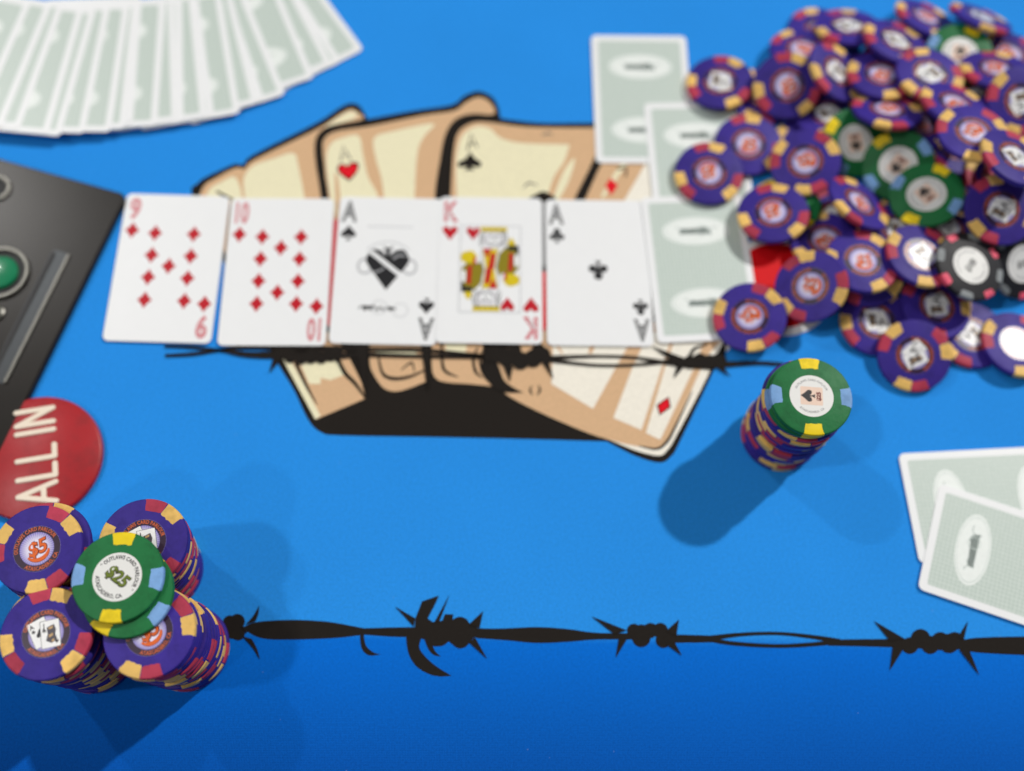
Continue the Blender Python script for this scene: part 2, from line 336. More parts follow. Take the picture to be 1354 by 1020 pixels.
ps('wire_strand', [(640, 474), (690, 476), (730, 474), (790, 472), (840, 474), (890, 482), (930, 484), (1000, 481), (1036, 483)], [8, 18, 6, 4, 4, 6, 10, 5, 5], WL+1, BLACK)
ps('wire_strand', [(700, 476), (730, 478), (790, 484), (845, 483), (890, 478), (920, 478)], [10, 5, 4, 4, 6, 8], WL+1.5, BLACK)
for kb, (bx, by, br) in enumerate(((655, 468, 10), (670, 474, 12), (688, 478, 12), (705, 475, 12), (718, 470, 10), (712, 464, 9), (680, 464, 9), (912, 480, 9), (925, 478, 10), (938, 480, 10), (950, 478, 10))):
    link('wire_knot', sheet_mesh('wire_knot', [[at(p.x, p.y) for p in ring_pts(bx, by, br)]], ZS*(WL+2+.35+.2*kb), BLACK), table)
barb(716, 480, 724, 474, 732, 503); barb(664, 482, 678, 486, 674, 506); barb(895, 484, 903, 474, 860, 458); barb(896, 478, 906, 484, 890, 502); barb(945, 486, 953, 482, 966, 500)
ps('wire_barb', [(912, 472), (918, 462), (936, 456)], [5, 4, 1], WL+2.5, BLACK); barb(945, 474, 958, 474, 960, 446)
# barbed wire printed along the front edge of the playing field
WF = 2
nwf = [0]
def wf(name, pts):
    nwf[0] += 1; return pp(name, pts, WF-.8+.1*nwf[0], BLACK)
wf('wire_strand', [(320, 831, 1), (338, 823), (383, 820), (430, 822), (466, 828), (481, 831, 1), (515, 830), (550, 829.5, 1), (550, 843, 1), (515, 842), (481, 839.5, 1), (442, 844), (384, 846), (345, 844)])
wf('wire_knot', [(549, 818.4, 1), (558, 795.4, 1), (580.4, 787.7, 1), (575.6, 799), (565.6, 817.8, 1), (572, 822.5), (578.6, 822, 1), (585, 820.8, 1), (588, 812.5, 1), (599.3, 812.5, 1),
    (598.7, 819.6, 1), (604, 816.6), (610, 816), (617, 819), (621.7, 825), (633, 831, 1), (634, 845, 1), (627.6, 843), (620.5, 850.3), (615.8, 855.6), (608.7, 857.8), (602.8, 856), (593.4, 848.5, 1),
    (586, 853.9), (578, 855), (571, 853.9), (561, 846), (548, 844, 1)])
for a in ((547, 829, 549, 818, 522.5, 802.5), (574, 824, 581, 822, 594.5, 786.5), (620, 826, 634, 831, 638.8, 808.4), (628, 843, 620, 850, 644, 871.6)): barb(*a, layer=WF+.5)
wf('wire_barb', [(537, 842, 1), (537.8, 853), (541.4, 867.4), (550.8, 881.6), (566, 891), (580.4, 894.6), (597, 894, 1), (575.6, 880.4), (561.4, 867.4), (554.4, 855.6), (558, 842, 1)])
wf('wire_barb', [(561, 845, 1), (566, 858), (573, 866), (583, 868.5, 1), (575.6, 861.5), (571, 851, 1)])
wf('wire_barb', [(476, 839, 1), (478, 857), (487.5, 866.6), (504, 865.6, 1), (494, 863), (484, 854), (481, 839, 1)])
for kb, (bx, by, br) in enumerate(((304, 823, 9), (314, 822, 10), (308, 835, 10), (315, 838, 9), (298, 832, 9))):
    link('wire_knot', sheet_mesh('wire_knot', [[at(p.x, p.y) for p in ring_pts(bx, by, br)]], ZS*(WF+.7+.35+.2*kb), BLACK), table)
barb(325, 826, 338, 822, 343, 801, WF+.4, .06); barb(321, 842, 333, 845, 344, 873, WF+.4, -.05); barb(318, 828, 326, 838, 330, 830, WF+.4)
wf('wire_strand', [(630, 831, 1), (660, 831.5), (710, 829.5), (750, 832), (789, 837), (842, 837.5, 1), (842, 846, 1), (789, 846), (750, 849), (710, 850.5), (670, 847), (630, 844, 1)])
for kb, (bx, by, br) in enumerate(((838, 834, 9), (848, 844, 12), (860, 834, 10), (873, 834, 10), (877, 847, 10), (885, 842, 9), (848, 836, 10))):
    link('wire_knot', sheet_mesh('wire_knot', [[at(p.x, p.y) for p in ring_pts(bx, by, br)]], ZS*(WF+.7+.35+.2*kb), BLACK), table)
barb(812, 839, 829, 834, 782, 815.5, WF+.4); barb(880, 835, 894, 842, 897.5, 819.5, WF+.4); barb(818, 845, 829, 845, 814, 870, WF+.4); barb(880, 852, 892, 850, 901.5, 867.5, WF+.4)
wf('wire_strand', [(878, 839, 1), (920, 840), (945, 841, 1), (945, 849.5, 1), (920, 850), (878, 850.5, 1)])
ps('wire_strand', [(935, 845), (978, 839.5), (1028, 838), (1078, 843), (1110, 849)], [8, 5, 4.5, 5.5, 8], WF+.3, BLACK)
ps('wire_strand', [(935, 845), (968, 851), (1028, 854.5), (1078, 852), (1110, 848)], [6, 5.5, 5, 5.5, 7], WF+.6, BLACK)
wf('wire_strand', [(1095, 846, 1), (1140, 845.5), (1206, 845, 1), (1206, 857, 1), (1140, 855), (1095, 854, 1)])
for kb, (bx, by, br) in enumerate(((1203, 854, 11), (1217, 845, 13), (1230, 853, 12), (1243, 848, 12), (1255, 851, 13), (1262, 848, 12))):
    link('wire_knot', sheet_mesh('wire_knot', [[at(p.x, p.y) for p in ring_pts(bx, by, br)]], ZS*(WF+.7+.35+.2*kb), BLACK), table)
barb(1176, 848, 1196, 845, 1155, 821.5, WF+.4); barb(1180, 855, 1195, 857, 1176, 887, WF+.4); barb(1266, 843, 1274, 846, 1279.5, 821.5, WF+.4); barb(1268, 860, 1280, 857, 1294.5, 893.5, WF+.4)
wf('wire_strand', [(1264, 848, 1), (1292, 843.5), (1354, 842), (1400, 843, 1), (1400, 868, 1), (1354, 866.5), (1292, 863), (1264, 858, 1)])

# ------------------------------------------------------------------ playing cards
CW, CH, CT = 57.15, 88.9, .30
CARD = mat('card_white', (.845, .86, .875, 1), rough=.34, spec=.45, noise=.012, nscale=120)
CRED = mat('card_red', srgb(188, 10, 32), rough=.4, spec=.3); CBLK = mat('card_black', srgb(24, 24, 28), rough=.36)
CPINK = mat('card_index_red', srgb(200, 44, 66), rough=.36); CGREY = mat('card_grey', srgb(190, 192, 196), rough=.36); CDGR = mat('card_dark_grey', srgb(30, 30, 34), rough=.36)
CYEL = mat('card_yellow', srgb(214, 190, 10), rough=.36); COLV = mat('card_olive', srgb(138, 124, 8), rough=.36)
EMB = mat('card_emblem_white', srgb(234, 240, 237), rough=.34)
EMT = mat('card_emblem_text', srgb(172, 184, 180), rough=.34); EMT2 = mat('card_emblem_ring', srgb(202, 214, 209), rough=.34)
def back_material():
    m = bpy.data.materials.new('card_back_green'); m.use_nodes = True; N = m.node_tree.nodes; L = m.node_tree.links
    b = N['Principled BSDF']; b.inputs['Roughness'].default_value = .34; b.inputs['Specular IOR Level'].default_value = .45
    tc = N.new('ShaderNodeTexCoord'); vo = N.new('ShaderNodeTexVoronoi'); vo.inputs['Scale'].default_value = 480; vo.inputs['Randomness'].default_value = .15
    L.new(tc.outputs['Object'], vo.inputs['Vector'])
    cr = N.new('ShaderNodeMapRange'); cr.inputs[1].default_value = .2; cr.inputs[2].default_value = .6; L.new(vo.outputs['Distance'], cr.inputs[0])
    mx = N.new('ShaderNodeMix'); mx.data_type = 'RGBA'; mx.inputs[6].default_value = srgb(184, 199, 191); mx.inputs[7].default_value = srgb(205, 216, 210)
    L.new(cr.outputs[0], mx.inputs[0]); L.new(mx.outputs[2], b.inputs['Base Color'])
    return m
BACK = back_material()
card_me = slab_mesh('playing_card', rrect(CW, CH, 3.2), 0, CT, CARD, .05)
ZF = CT+.04
def suit(kind, s, cx=0, cy=0, flip=False):
    if kind == 'diamond': P = spline([(0, .6, 1), (.22, .26), (.48, 0, 1), (.22, -.26), (0, -.6, 1), (-.22, -.26), (-.48, 0, 1), (-.22, .26)], 4)
    if kind == 'heart': P = spline([(0, -.55, 1), (.28, -.15), (.5, .2), (.38, .48), (.16, .46), (0, .26, 1), (-.16, .46), (-.38, .48), (-.5, .2), (-.28, -.15)], 5)
    if kind == 'spade': P = spline([(0, .58, 1), (.22, .28), (.48, -.02), (.42, -.28), (.2, -.28), (.05, -.14, 1), (.08, -.4), (.2, -.55, 1), (-.2, -.55, 1), (-.08, -.4), (-.05, -.14, 1), (-.2, -.28), (-.42, -.28), (-.48, -.02), (-.22, .28)], 5)
    if kind == 'club': P = spline([(0, .55), (.2, .44), (.22, .24), (.13, .08, 1), (.34, .12), (.5, -.06), (.42, -.28), (.2, -.3), (.05, -.14, 1), (.08, -.4), (.18, -.55, 1), (-.18, -.55, 1), (-.08, -.4), (-.05, -.14, 1), (-.2, -.3), (-.42, -.28), (-.5, -.06), (-.34, .12), (-.13, .08, 1), (-.22, .24), (-.2, .44)], 4)
    f = -1 if flip else 1
    return [Vector((cx+f*p.x*s, cy+f*p.y*s)) for p in P]
pip_cache = {}
def pip(parent, kind, s, cx, cy, m, flip=False, z=ZF):
    k = (kind, s, m.name)
    if k not in pip_cache: pip_cache[k] = sheet_mesh('pip', [suit(kind, s)], 0, m)
    return link('pip', pip_cache[k], parent, (cx, cy, z), math.pi if flip else 0)
def sheet(parent, name, outlines, m, z=ZF): return link(name, sheet_mesh(name, outlines, z, m), parent)
def index(parent, s, kind, mt, ms, sx):
    V1, F1 = text_data(s, 17.5, .030, sx); V2, F2 = text_data(s, 17.5, -.032, sx)
    for fl in (0, 1):
        f = -1 if fl else 1
        ix = link('index', text_mesh('index', V1, F1, ZF, mt, math.pi*fl, (-22.6*f, 34.4*f)), parent)
        link('index_inside', text_mesh('index_inside', V2, F2, ZF+.03, CARD, math.pi*fl, (-22.6*f, 34.4*f)), ix)
        pip(parent, kind, 8.3, -22.4*f, 21.6*f, ms, bool(fl))
def place_card(o, tl, other, edge='left'):
    """pose of a card from its top-left corner and the lower end of its left edge (or the far end of its top edge) on the table"""
    a, b = at(*tl), at(*other)
    if edge == 'left': ang = math.atan2((a-b).y, (a-b).x)-math.pi/2
    else: ang = math.atan2((b-a).y, (b-a).x)
    c, s = math.cos(ang), math.sin(ang); lx, ly = -CW/2, CH/2
    o.location.x = (a.x-(c*lx-s*ly))*MM; o.location.y = (a.y-(s*lx+c*ly))*MM; o.rotation_euler.z = ang
def dealt(x, y, ang, z, label):
    o = link('playing_card', card_me, None, (x, y, z), ang)
    o.rotation_euler.x = random.uniform(-.004, .004); o.rotation_euler.y = random.uniform(-.006, .006); o.location.z += .0003
    return tag(o, label, 'playing card', 'face-up cards in the row')
c9 = dealt(-174.0, 259.6, -.022, .9, 'face-up nine of diamonds at the left end of the row')
index(c9, '9', 'diamond', CPINK, CRED, .70)
c10 = dealt(-114.6, 258.1, .005, 1.25, 'face-up ten of diamonds, second card of the row')
index(c10, '10', 'diamond', CPINK, CRED, .50)
PX, RY = 10.6, (20.2, 6.7)
for c in (c9, c10):
    for sx in (-1, 1):
        for y in (20.2, 6.7, -6.7, -20.2): pip(c, 'diamond', 8.3, .9+sx*PX, y, CRED)
pip(c9, 'diamond', 8.3, .4, .3, CRED)
pip(c10, 'diamond', 8.3, .9, 13.5, CRED); pip(c10, 'diamond', 8.3, .9, -13.5, CRED)
ca = dealt(-55.3, 259.6, -.013, .9, 'face-up ace of spades with ornate crest in the middle of the row')
index(ca, 'A', 'spade', CDGR, CBLK, .64)
big = suit('heart', 23.5, 0, .2)
em = sheet(ca, 'crest', [big, spline([(-3.2, 14.5, 1), (0, 12.8), (3.2, 14.5, 1), (1.2, 10.5), (1.6, 6.6, 1), (-1.6, 6.6, 1), (-1.2, 10.5)], 4)], CBLK)
sheet(em, 'banner', [[(-10.5, 9.6), (-8.6, 11.2), (9.6, -3.6), (7.8, -5.4)]], CARD, ZF+.05); sheet(em, 'crest_line', [stroke(curve_pts([(-9, -3), (-4, -1.2), (-1.5, .8)]), [.6]*13), stroke(curve_pts([(3, 6), (6, 8.5), (9.5, 8)]), [.8]*13)], CGREY, ZF+.05)  # white banner and grey printed strokes on the crest
for cx_ in (-12.2, 12.2): link('wreath', annulus_mesh('wreath', 3.2, 4.1, ZF-.02, mat('card_wreath_grey', srgb(158, 160, 164), rough=.36), 28, 1.2, cx_, 1.5), ca)
sheet(ca, 'scroll', [stroke([(14*math.sin(a), 4+14*math.cos(a)*.9) for a in np.linspace(-.95, .95, 18)], .6)], CGREY)
sheet(ca, 'small_print', [stroke([(x_, 26), (x_+1.6, 26)], .7) for x_ in np.arange(-12, 13, 2.1)], CGREY)
sc_ = curve_pts([(-14, -24), (-12, -22.4), (-10.5, -25), (-9, -22.6), (-7.5, -24.8), (-6, -22), (-4, -25), (-2.5, -22.6), (-.5, -24.8), (1.5, -22.6), (3, -25), (4.5, -23), (6, -24.5)], 5)
sheet(ca, 'script', [stroke(sc_, .75)], CDGR); link('script_loop', annulus_mesh('script_loop', 3.8, 4.2, ZF, CGREY, 24, 1, 8.5, -24.5), ca); link('script_loop', annulus_mesh('script_loop', 3.8, 4.2, ZF+.03, CGREY, 24, 1, -3, -23), ca)
ck = dealt(.9, 260.4, -.005, 1.25, 'face-up king of hearts, the only picture card in the row')
index(ck, 'K', 'heart', CPINK, CRED, .66)
fr = sheet(ck, 'picture_frame', [stroke([(-16.6, 26.3), (16.6, 26.3)], .5), stroke([(-16.6, -26.3), (16.6, -26.3)], .5), stroke([(-16.6, 26.5), (-16.6, -26.5)], .5), stroke([(16.6, 26.5), (16.6, -26.5)], .5)], CGREY)
fig = sheet(ck, 'king_figure', [rrect(31.6, 51.2, .5)], CARD, ZF+.02)
def half(name, shapes, m, z):
    for fl in (0, 1):
        f = -1 if fl else 1
        sheet(fig, name, [[Vector((p[0]*f, p[1]*f)) for p in (spline(s, 5))] for s in shapes], m, z)
Z1 = ZF+.06
half('crown', [[(-5.5, 25.6, 1), (9.3, 25.6, 1), (9, 22.6, 1), (-5.2, 22.6, 1)]], CYEL, Z1)
half('crown_jewels', [[(x_, 22.4, 1), (x_+1, 24, 1), (x_+2, 22.4, 1)] for x_ in (-4.6, -1.6, 1.4, 4.4, 6.6)], CBLK, Z1+.05)
half('face', [[(-4, 22, 1), (-4.5, 17), (-2.5, 13), (2, 12.2), (6, 13.5), (8, 17), (8, 22, 1)]], mat('card_pale_grey', srgb(222, 222, 226), rough=.36), Z1)
half('beard', [[(-1, 19, 1), (5, 19, 1), (4.5, 14.5), (2, 13), (-.5, 14.6)]], CARD, Z1+.05)
half('hair', [stroke(curve_pts(p_), .55) for p_ in ([(6.4, 22), (7.4, 18.5), (6.6, 15), (8.6, 13)], [(-4.4, 22), (-3.6, 18.4), (-4.4, 15), (-5.8, 13.4)], [(-1.6, 16.6), (.6, 14), (2.4, 15.2), (4.4, 14), (5.6, 16.4)], [(8.4, 22), (9.2, 18), (8.4, 15)], [(-5.8, 21), (-5.2, 18), (-6.2, 15.4)])], CDGR, Z1+.1)
half('features', [stroke(p_, .5) for p_ in ([(-.6, 19.6), (1, 19.8)], [(3.2, 19.8), (4.8, 19.6)], [(2, 19), (2.4, 17.4), (1.6, 17.2)])], CDGR, Z1+.12)
half('sleeve', [[(3.9, 6), (8.4, 12.8), (15.6, 13.4, 1), (15.6, 0, 1), (11, -4.4), (4.6, -3.4)]], COLV, Z1)
half('cuff', [[(7.2, -6.5), (10, -3), (15.4, -4.4), (15.6, -9), (10, -10.6)], [(9.5, 14.8), (11.5, 19), (14, 14.8), (12, 13.8)]], CYEL, Z1+.05)
half('sleeve_trim', [[(10.4, 10, 1), (12.6, 9, 1), (12.2, -1, 1), (9.8, -2, 1)], [(7, -4), (9, -2.4), (8.8, -7.4)], [(-3.2, 12.4, 1), (1.6, 11.6, 1), (-1.6, 6, 1)]], CRED, Z1+.1)
half('sleeve_edge', [[(9.6, 14.2, 1), (15.6, 14.2, 1), (15.6, 11, 1), (9.4, 11.6, 1)], [(14, 11, 1), (15.6, 11, 1), (15.6, 7, 1)]], CBLK, Z1+.15)
half('hand', [[(6.2, -3.6), (7.4, -2.8), (7.6, -5.6), (6.2, -6)], [(13.4, 8), (15.2, 8), (15.2, 2), (13.4, 2)]], CARD, Z1+.2)
half('robe', [[(-4.2, 12, 1), (4.2, 12, 1), (2.3, 0, 1), (-2.3, 0, 1)]], CYEL, Z1+.12)
half('robe_trim', [[(-4, 12, 1), (.8, 12, 1), (-2, 6, 1)], [(.2, 9.5, 1), (3, 9, 1), (2.1, 0, 1), (-1.2, 0, 1)]], CRED, Z1+.17)
half('collar', [stroke(curve_pts([(-4.4, 12), (-4.8, 6), (-3.4, 0)]), .7), stroke(curve_pts([(4.6, 12), (4.2, 6), (2.8, 0)]), .7)], CGREY, Z1+.2)
pip(ck, 'heart', 7.4, -9.6, 21.4, CRED, False, Z1+.25); pip(ck, 'heart', 7.4, 9.6, -21.4, CRED, True, Z1+.25)
cc = dealt(60.2, 259.8, -.002, .9, 'face-up ace of clubs at the right end of the row')
index(cc, 'A', 'club', CDGR, CBLK, .64); pip(cc, 'club', 10.5, 0, .4, CBLK, True)

panel_me = sheet_mesh('back_panel', [rrect(CW-7.6, CH-8, 1.2)], 0, BACK)
oval_me = sheet_mesh('emblem', [[Vector((p.x, p.y)) for p in ring_pts(0, 0, 18.8, 40, 8.8)]], 0, EMB)
oring_me = annulus_mesh('emblem_ring', 18.8*.9, 18.8*.93, 0, EMT2, 48, .46)
scr = [Vector((-11.5+23*t_+1.5*math.sin(t_*26), (1.7+1.0*math.sin(t_*9+1))*math.cos(t_*26)+.5*math.sin(t_*14))) for t_ in np.linspace(0, 1, 110)]
script_me = sheet_mesh('emblem_script', [stroke(scr, .5)], 0, EMT); scloop_me = annulus_mesh('emblem_loop', 2.9, 3.3, 0, EMT2, 24, 1, 3.5, 0)
def back_card(loc, ang, label, group):
    o = link('playing_card', card_me, None, loc, ang); tag(o, label, 'playing card', group)
    p = link('back_panel', panel_me, o, (0, 0, ZF-.02))
    for k in (1, -1):
        e = link('emblem', oval_me, o, (0, 22*k, ZF), 0)
        link('emblem_ring', oring_me, e, (0, 0, .03)); link('emblem_script', script_me, e, (0, 0, .03), 0); link('emblem_loop', scloop_me, e, (0, 0, .06))
    return o
G3 = 'folded face-down cards by the heap'
b1 = back_card((0, 0, .9), 0, 'pale green face-down card farthest up, against blue cloth left of the heap', G3); place_card(b1, (781.3, 48.4), (788, 219.5))
b2 = back_card((0, 0, 1.3), 0, 'pale green face-down card overlapping the upper one, chips on its right side', G3); place_card(b2, (850.6, 139), (863, 268))
b3 = back_card((0, 0, 1.7), 0, 'pale green face-down card lying over the ace of clubs', G3); place_card(b3, (846.5, 264), (868.5, 453))
G2 = 'two face-down cards at the right edge'
def place_side(o, tl, bl):        # lying on its side: the left edge in the picture is a short side
    a, b = at(*tl), at(*bl); d = (a-b).normalized(); ang = math.atan2(d.y, d.x)   # card x axis runs from lower to upper corner
    c, s = math.cos(ang), math.sin(ang); lx, ly = CW/2, CH/2
    o.location.x = (a.x-(c*lx-s*ly))*MM; o.location.y = (a.y-(s*lx+c*ly))*MM; o.rotation_euler.z = ang
d1 = back_card((0, 0, .9), 0, 'lower face-down card at the right edge, partly covered by another', G2); place_side(d1, (1186.5, 601), (1216, 752))
d2 = back_card((0, 0, 1.3), 0, 'upper face-down card at the right edge, its emblem oval fully in view', G2); place_side(d2, (1241, 640), (1213, 773.5))

# the spread deck, upper left
ORD = ['first', 'second', 'third', 'fourth', 'fifth', 'sixth', 'seventh', 'eighth', 'ninth', 'tenth', 'eleventh', 'twelfth', 'thirteenth', 'fourteenth', 'fifteenth', 'sixteenth', 'seventeenth', 'eighteenth', 'nineteenth', 'twentieth', 'twenty-first', 'twenty-second', 'twenty-third', 'twenty-fourth']
corners = [(481, 66), (452, 82), (440, 86), (416, 103), (378, 125), (350, 132), (342, 137), (318, 150), (284, 153), (274, 156), (243, 163), (236, 161), (208, 167), (176, 163), (166, 171), (147, 175), (112, 177), (80, 181), (64, 179), (26, 172), (2, 171), (-30, 168)]
for i, cpx in enumerate(corners):
    t = i/(len(corners)-1)
    up = Vector((-46+82*t**.9 + random.uniform(-3, 3), -66-18*math.sin(t*2.2)))      # photo direction of the long edge, away from us
    a = at(*cpx, .9+.32*i); b = at(cpx[0]+up.x, cpx[1]+up.y, .9+.32*i); d = (b-a)
    ang = math.atan2(d.y, d.x)-math.pi/2; c, s = math.cos(ang), math.sin(ang); lx, ly = CW/2, -CH/2
    o = back_card((a.x-(c*lx-s*ly), a.y-(s*lx+c*ly), .9+.32*i), ang, ('rightmost face-down card of the spread deck' if i == 0 else ORD[i]+' face-down card from the right end of the spread deck'), 'spread deck of face-down cards')

# ------------------------------------------------------------------ card shuffler lid, left edge
SHM = mat('shuffler_metal', (.017, .0145, .0125, 1), rough=.27, metal=.05, spec=.22, noise=.12, nscale=60, bump=.03, bscale=1200)
CHROME = mat('chrome', (.20, .195, .175, 1), rough=.38, metal=1, noise=.02); DARK = mat('slot_dark', (.05, .055, .06, 1), rough=.35, metal=.6); DK2 = mat('slot_black', (.012, .012, .013, 1), rough=.5)
GRN = mat('button_green', (.006, .20, .085, 1), rough=.25, noise=.03, coat=.5)
sh = bpy.data.objects.new('card_shuffler', None); COL.objects.link(sh)
pc = at(168, 257, 4); pd = at(33, 532, 4)
dd = (pd-pc).normalized(); sang = math.atan2(dd.y, dd.x)+math.pi/2          # local -y runs down the right edge, local -x to the left
sh.location = pc*MM; sh.location.z = 0; sh.rotation_euler.z = sang
tag(sh, 'dark metal card shuffler lid with slot and green button at the left edge', 'shuffler')
c_, s_ = math.cos(-sang), math.sin(-sang)
def loc_sh(u, v, z=4):
    p = at(u, v, z)-pc; return Vector((c_*p.x-s_*p.y, s_*p.x+c_*p.y))
link('lid', slab_mesh('lid', rrect(170, 210, 5, 6, -85, -105), 0, 4, SHM, .8), sh)
q0, q1 = loc_sh(92, 336), loc_sh(4, 508)
xs = (q0.x+q1.x)/2-4.2; ln = (q0-q1).length; ym = (q0.y+q1.y)/2
sl = link('slot', sheet_mesh('slot', [rrect(10.5, ln, 2.5, 4, xs, ym)], 4.05, DARK), sh)
link('slot_shade', sheet_mesh('slot_shade', [rrect(2.6, ln-3, 1.2, 4, xs-3.6, ym)], 4.1, DK2), sl)
link('slot_rim', slab_mesh('slot_rim', rrect(2.0, ln-1, .9, 4, xs+4.6, ym), 4, 5, CHROME, .4), sl)
def ring_solid(name, r0, r1, z0, z1, m, n=40):
    prof = [(r0, z0), (r0, z1-.4), (r0+.4, z1), (r1-.4, z1), (r1, z1-.5), (r1, z0)]; V = []; Fc = []
    for r, z in prof: V += [(r*math.cos(2*math.pi*i/n), r*math.sin(2*math.pi*i/n), z) for i in range(n)]
    k = len(prof)
    for j in range(k):
        for i in range(n): Fc.append((((j+1) % k)*n+i, ((j+1) % k)*n+(i+1) % n, j*n+(i+1) % n, j*n+i))
    return mesh(name, V, Fc, m, smooth=False)
bc = loc_sh(1, 362)
rg = link('button_ring', ring_solid('button_ring', 13.2, 15.4, 3.9, 6, CHROME), sh, (bc.x, bc.y, 0))
link('button_well', lathe_mesh('button_well', [(13.1, 3.9), (13.1, 4.3)], DK2), rg)
link('button', lathe_mesh('button', [(9.6, 4), (9.6, 5.6), (8.6, 6.6), (5, 7.2), (.6, 7.4)], GRN), sh, (bc.x, bc.y, 0))
b2c = loc_sh(-4, 250); r2 = link('lock_ring', ring_solid('lock_ring', 5.8, 8.0, 3.9, 5.4, CHROME), sh, (b2c.x, b2c.y, 0))
link('lock_face', lathe_mesh('lock_face', [(5.7, 3.9), (5.7, 4.4)], DK2), r2)
b3c = loc_sh(-6, 414); link('indicator_cap', lathe_mesh('indicator_cap', [(5, 3.9), (5, 5), (3.6, 5.9), (.4, 6.1)], CHROME), sh, (b3c.x, b3c.y, 0))

# ------------------------------------------------------------------ ALL IN button
RED = mat('button_red', srgb(164, 26, 34), rough=.4, noise=.07, nscale=80, bump=.3, bscale=500, vary=.04); IVORY = mat('button_ivory', srgb(240, 226, 206), rough=.45, noise=.03)
def disc_prof(R_, h, b): return [(R_-b, 0), (R_, b), (R_, h-b), (R_-b*.4, h-b*.35), (R_-b, h)]
pa = at(48, 605, 3.6)
allin = link('all_in_button', lathe_mesh('all_in_button', disc_prof(32.6, 3.8, 1.1), RED, 72), None, (pa.x, pa.y, .1), math.radians(100.5))
tag(allin, 'round red button with raised ivory ALL IN lettering beside the chip stacks', 'button')
def capsule(a, b, wd, n=7):
    a, b = Vector(a), Vector(b); t = (b-a).normalized(); n0 = math.atan2(t.y, t.x); r = wd/2
    return [b+Vector((math.cos(n0-math.pi/2+math.pi*k/n), math.sin(n0-math.pi/2+math.pi*k/n)))*r for k in range(n+1)] + [a+Vector((math.cos(n0+math.pi/2+math.pi*k/n), math.sin(n0+math.pi/2+math.pi*k/n)))*r for k in range(n+1)]
LW, LH = 2.75, 18.4
glyphs = [('A', -24.6, [((0, 0), (5, LH)), ((5, LH), (10, 0)), ((2.1, 6), (7.9, 6))]), ('L', -11.0, [((0, LH), (0, 0)), ((0, 0), (6.2, 0))]), ('L', -1.0, [((0, LH), (0, 0)), ((0, 0), (6.2, 0))]),
          ('I', 13.4, [((0, LH), (0, 0))]), ('N', 17.8, [((0, 0), (0, LH)), ((0, LH), (7.4, 0)), ((7.4, 0), (7.4, LH))])]
for g, x0, ss in glyphs:
    V, Fc = [], []
    for k, (a, b) in enumerate(ss):
        a = (a[0]+x0, a[1]-LH/2); b = (b[0]+x0, b[1]-LH/2)
        me = slab_mesh('tmp', capsule(a, b, LW), 3.7, 4.5+.015*k, IVORY, .35); o0 = len(V)
        V += [tuple(v.co/MM) for v in me.vertices]; Fc += [[i+o0 for i in p.vertices] for p in me.polygons]; bpy.data.meshes.remove(me)
    link('raised_letter', mesh('raised_letter', V, Fc, IVORY), allin)
# second round button, half buried by chips
BR2 = mat('button_bright_red', srgb(214, 16, 24), rough=.5, spec=.12); WHT = mat('button_white', srgb(236, 236, 236), rough=.42)
pb = at(1030, 377, 1.5)
rb = link('red_button', lathe_mesh('red_button', disc_prof(30, 1.3, .4), WHT, 64), None, (pb.x, pb.y, .15))
tag(rb, 'white-rimmed red round button half buried under chips', 'button')
link('red_face', lathe_mesh('red_face', [(25.5, 1.25), (25.5, 1.4)], BR2, 56), rb)

# ------------------------------------------------------------------ chips
CR, CHT = 19.35, 3.3
clay = dict(rough=.5, spec=.22, noise=.10, nscale=160, bump=.45, bscale=700, vary=.14)
PUR = mat('chip_purple', (.042, .023, .262, 1), **clay); GRNC = mat('chip_green', (.012, .155, .045, 1), **clay); BLKC = mat('chip_black', (.018, .018, .022, 1), **clay)
YEL = mat('spot_yellow', (.84, .53, .15, 1), **clay); REDS = mat('spot_red', (.45, .042, .085, 1), **clay)
YEL2 = mat('spot_bright_yellow', (.86, .64, .012, 1), **clay); BLU = mat('spot_pale_blue', (.19, .37, .68, 1), **clay)
PNK = mat('spot_pink', (.80, .10, .17, 1), **clay); GRY = mat('spot_grey', (.22, .24, .25, 1), **clay)
def lilac():
    m = bpy.data.materials.new('inlay_lilac'); m.use_nodes = True; N = m.node_tree.nodes; L = m.node_tree.links
    b = N['Principled BSDF']; b.inputs['Roughness'].default_value = .35
    tc = N.new('ShaderNodeTexCoord'); sp = N.new('ShaderNodeSeparateXYZ'); L.new(tc.outputs['Object'], sp.inputs[0])
    at2 = N.new('ShaderNodeMath'); at2.operation = 'ARCTAN2'; L.new(sp.outputs['Y'], at2.inputs[0]); L.new(sp.outputs['X'], at2.inputs[1])
    mu = N.new('ShaderNodeMath'); mu.operation = 'MULTIPLY'; mu.inputs[1].default_value = 44; L.new(at2.outputs[0], mu.inputs[0])
    si = N.new('ShaderNodeMath'); si.operation = 'SINE'; L.new(mu.outputs[0], si.inputs[0])
    ln_ = N.new('ShaderNodeVectorMath'); ln_.operation = 'LENGTH'; L.new(tc.outputs['Object'], ln_.inputs[0])
    mr = N.new('ShaderNodeMapRange'); mr.inputs[1].default_value = .0035; mr.inputs[2].default_value = .0076; L.new(ln_.outputs['Value'], mr.inputs[0])
    rr = N.new('ShaderNodeMath'); rr.operation = 'MULTIPLY_ADD'; rr.inputs[1].default_value = .16; L.new(si.outputs[0], rr.inputs[0]); L.new(mr.outputs[0], rr.inputs[2]); rr.use_clamp = True
    mx = N.new('ShaderNodeMix'); mx.data_type = 'RGBA'; mx.inputs[6].default_value = srgb(232, 226, 244); mx.inputs[7].default_value = srgb(122, 110, 190)
    L.new(rr.outputs[0], mx.inputs[0]); L.new(mx.outputs[2], b.inputs['Base Color'])
    return m
LIL = lilac()
INW = mat('inlay_white', (.80, .80, .78, 1), rough=.26, noise=.015); BAND = mat('inlay_band', (.030, .012, .035, 1), rough=.3)
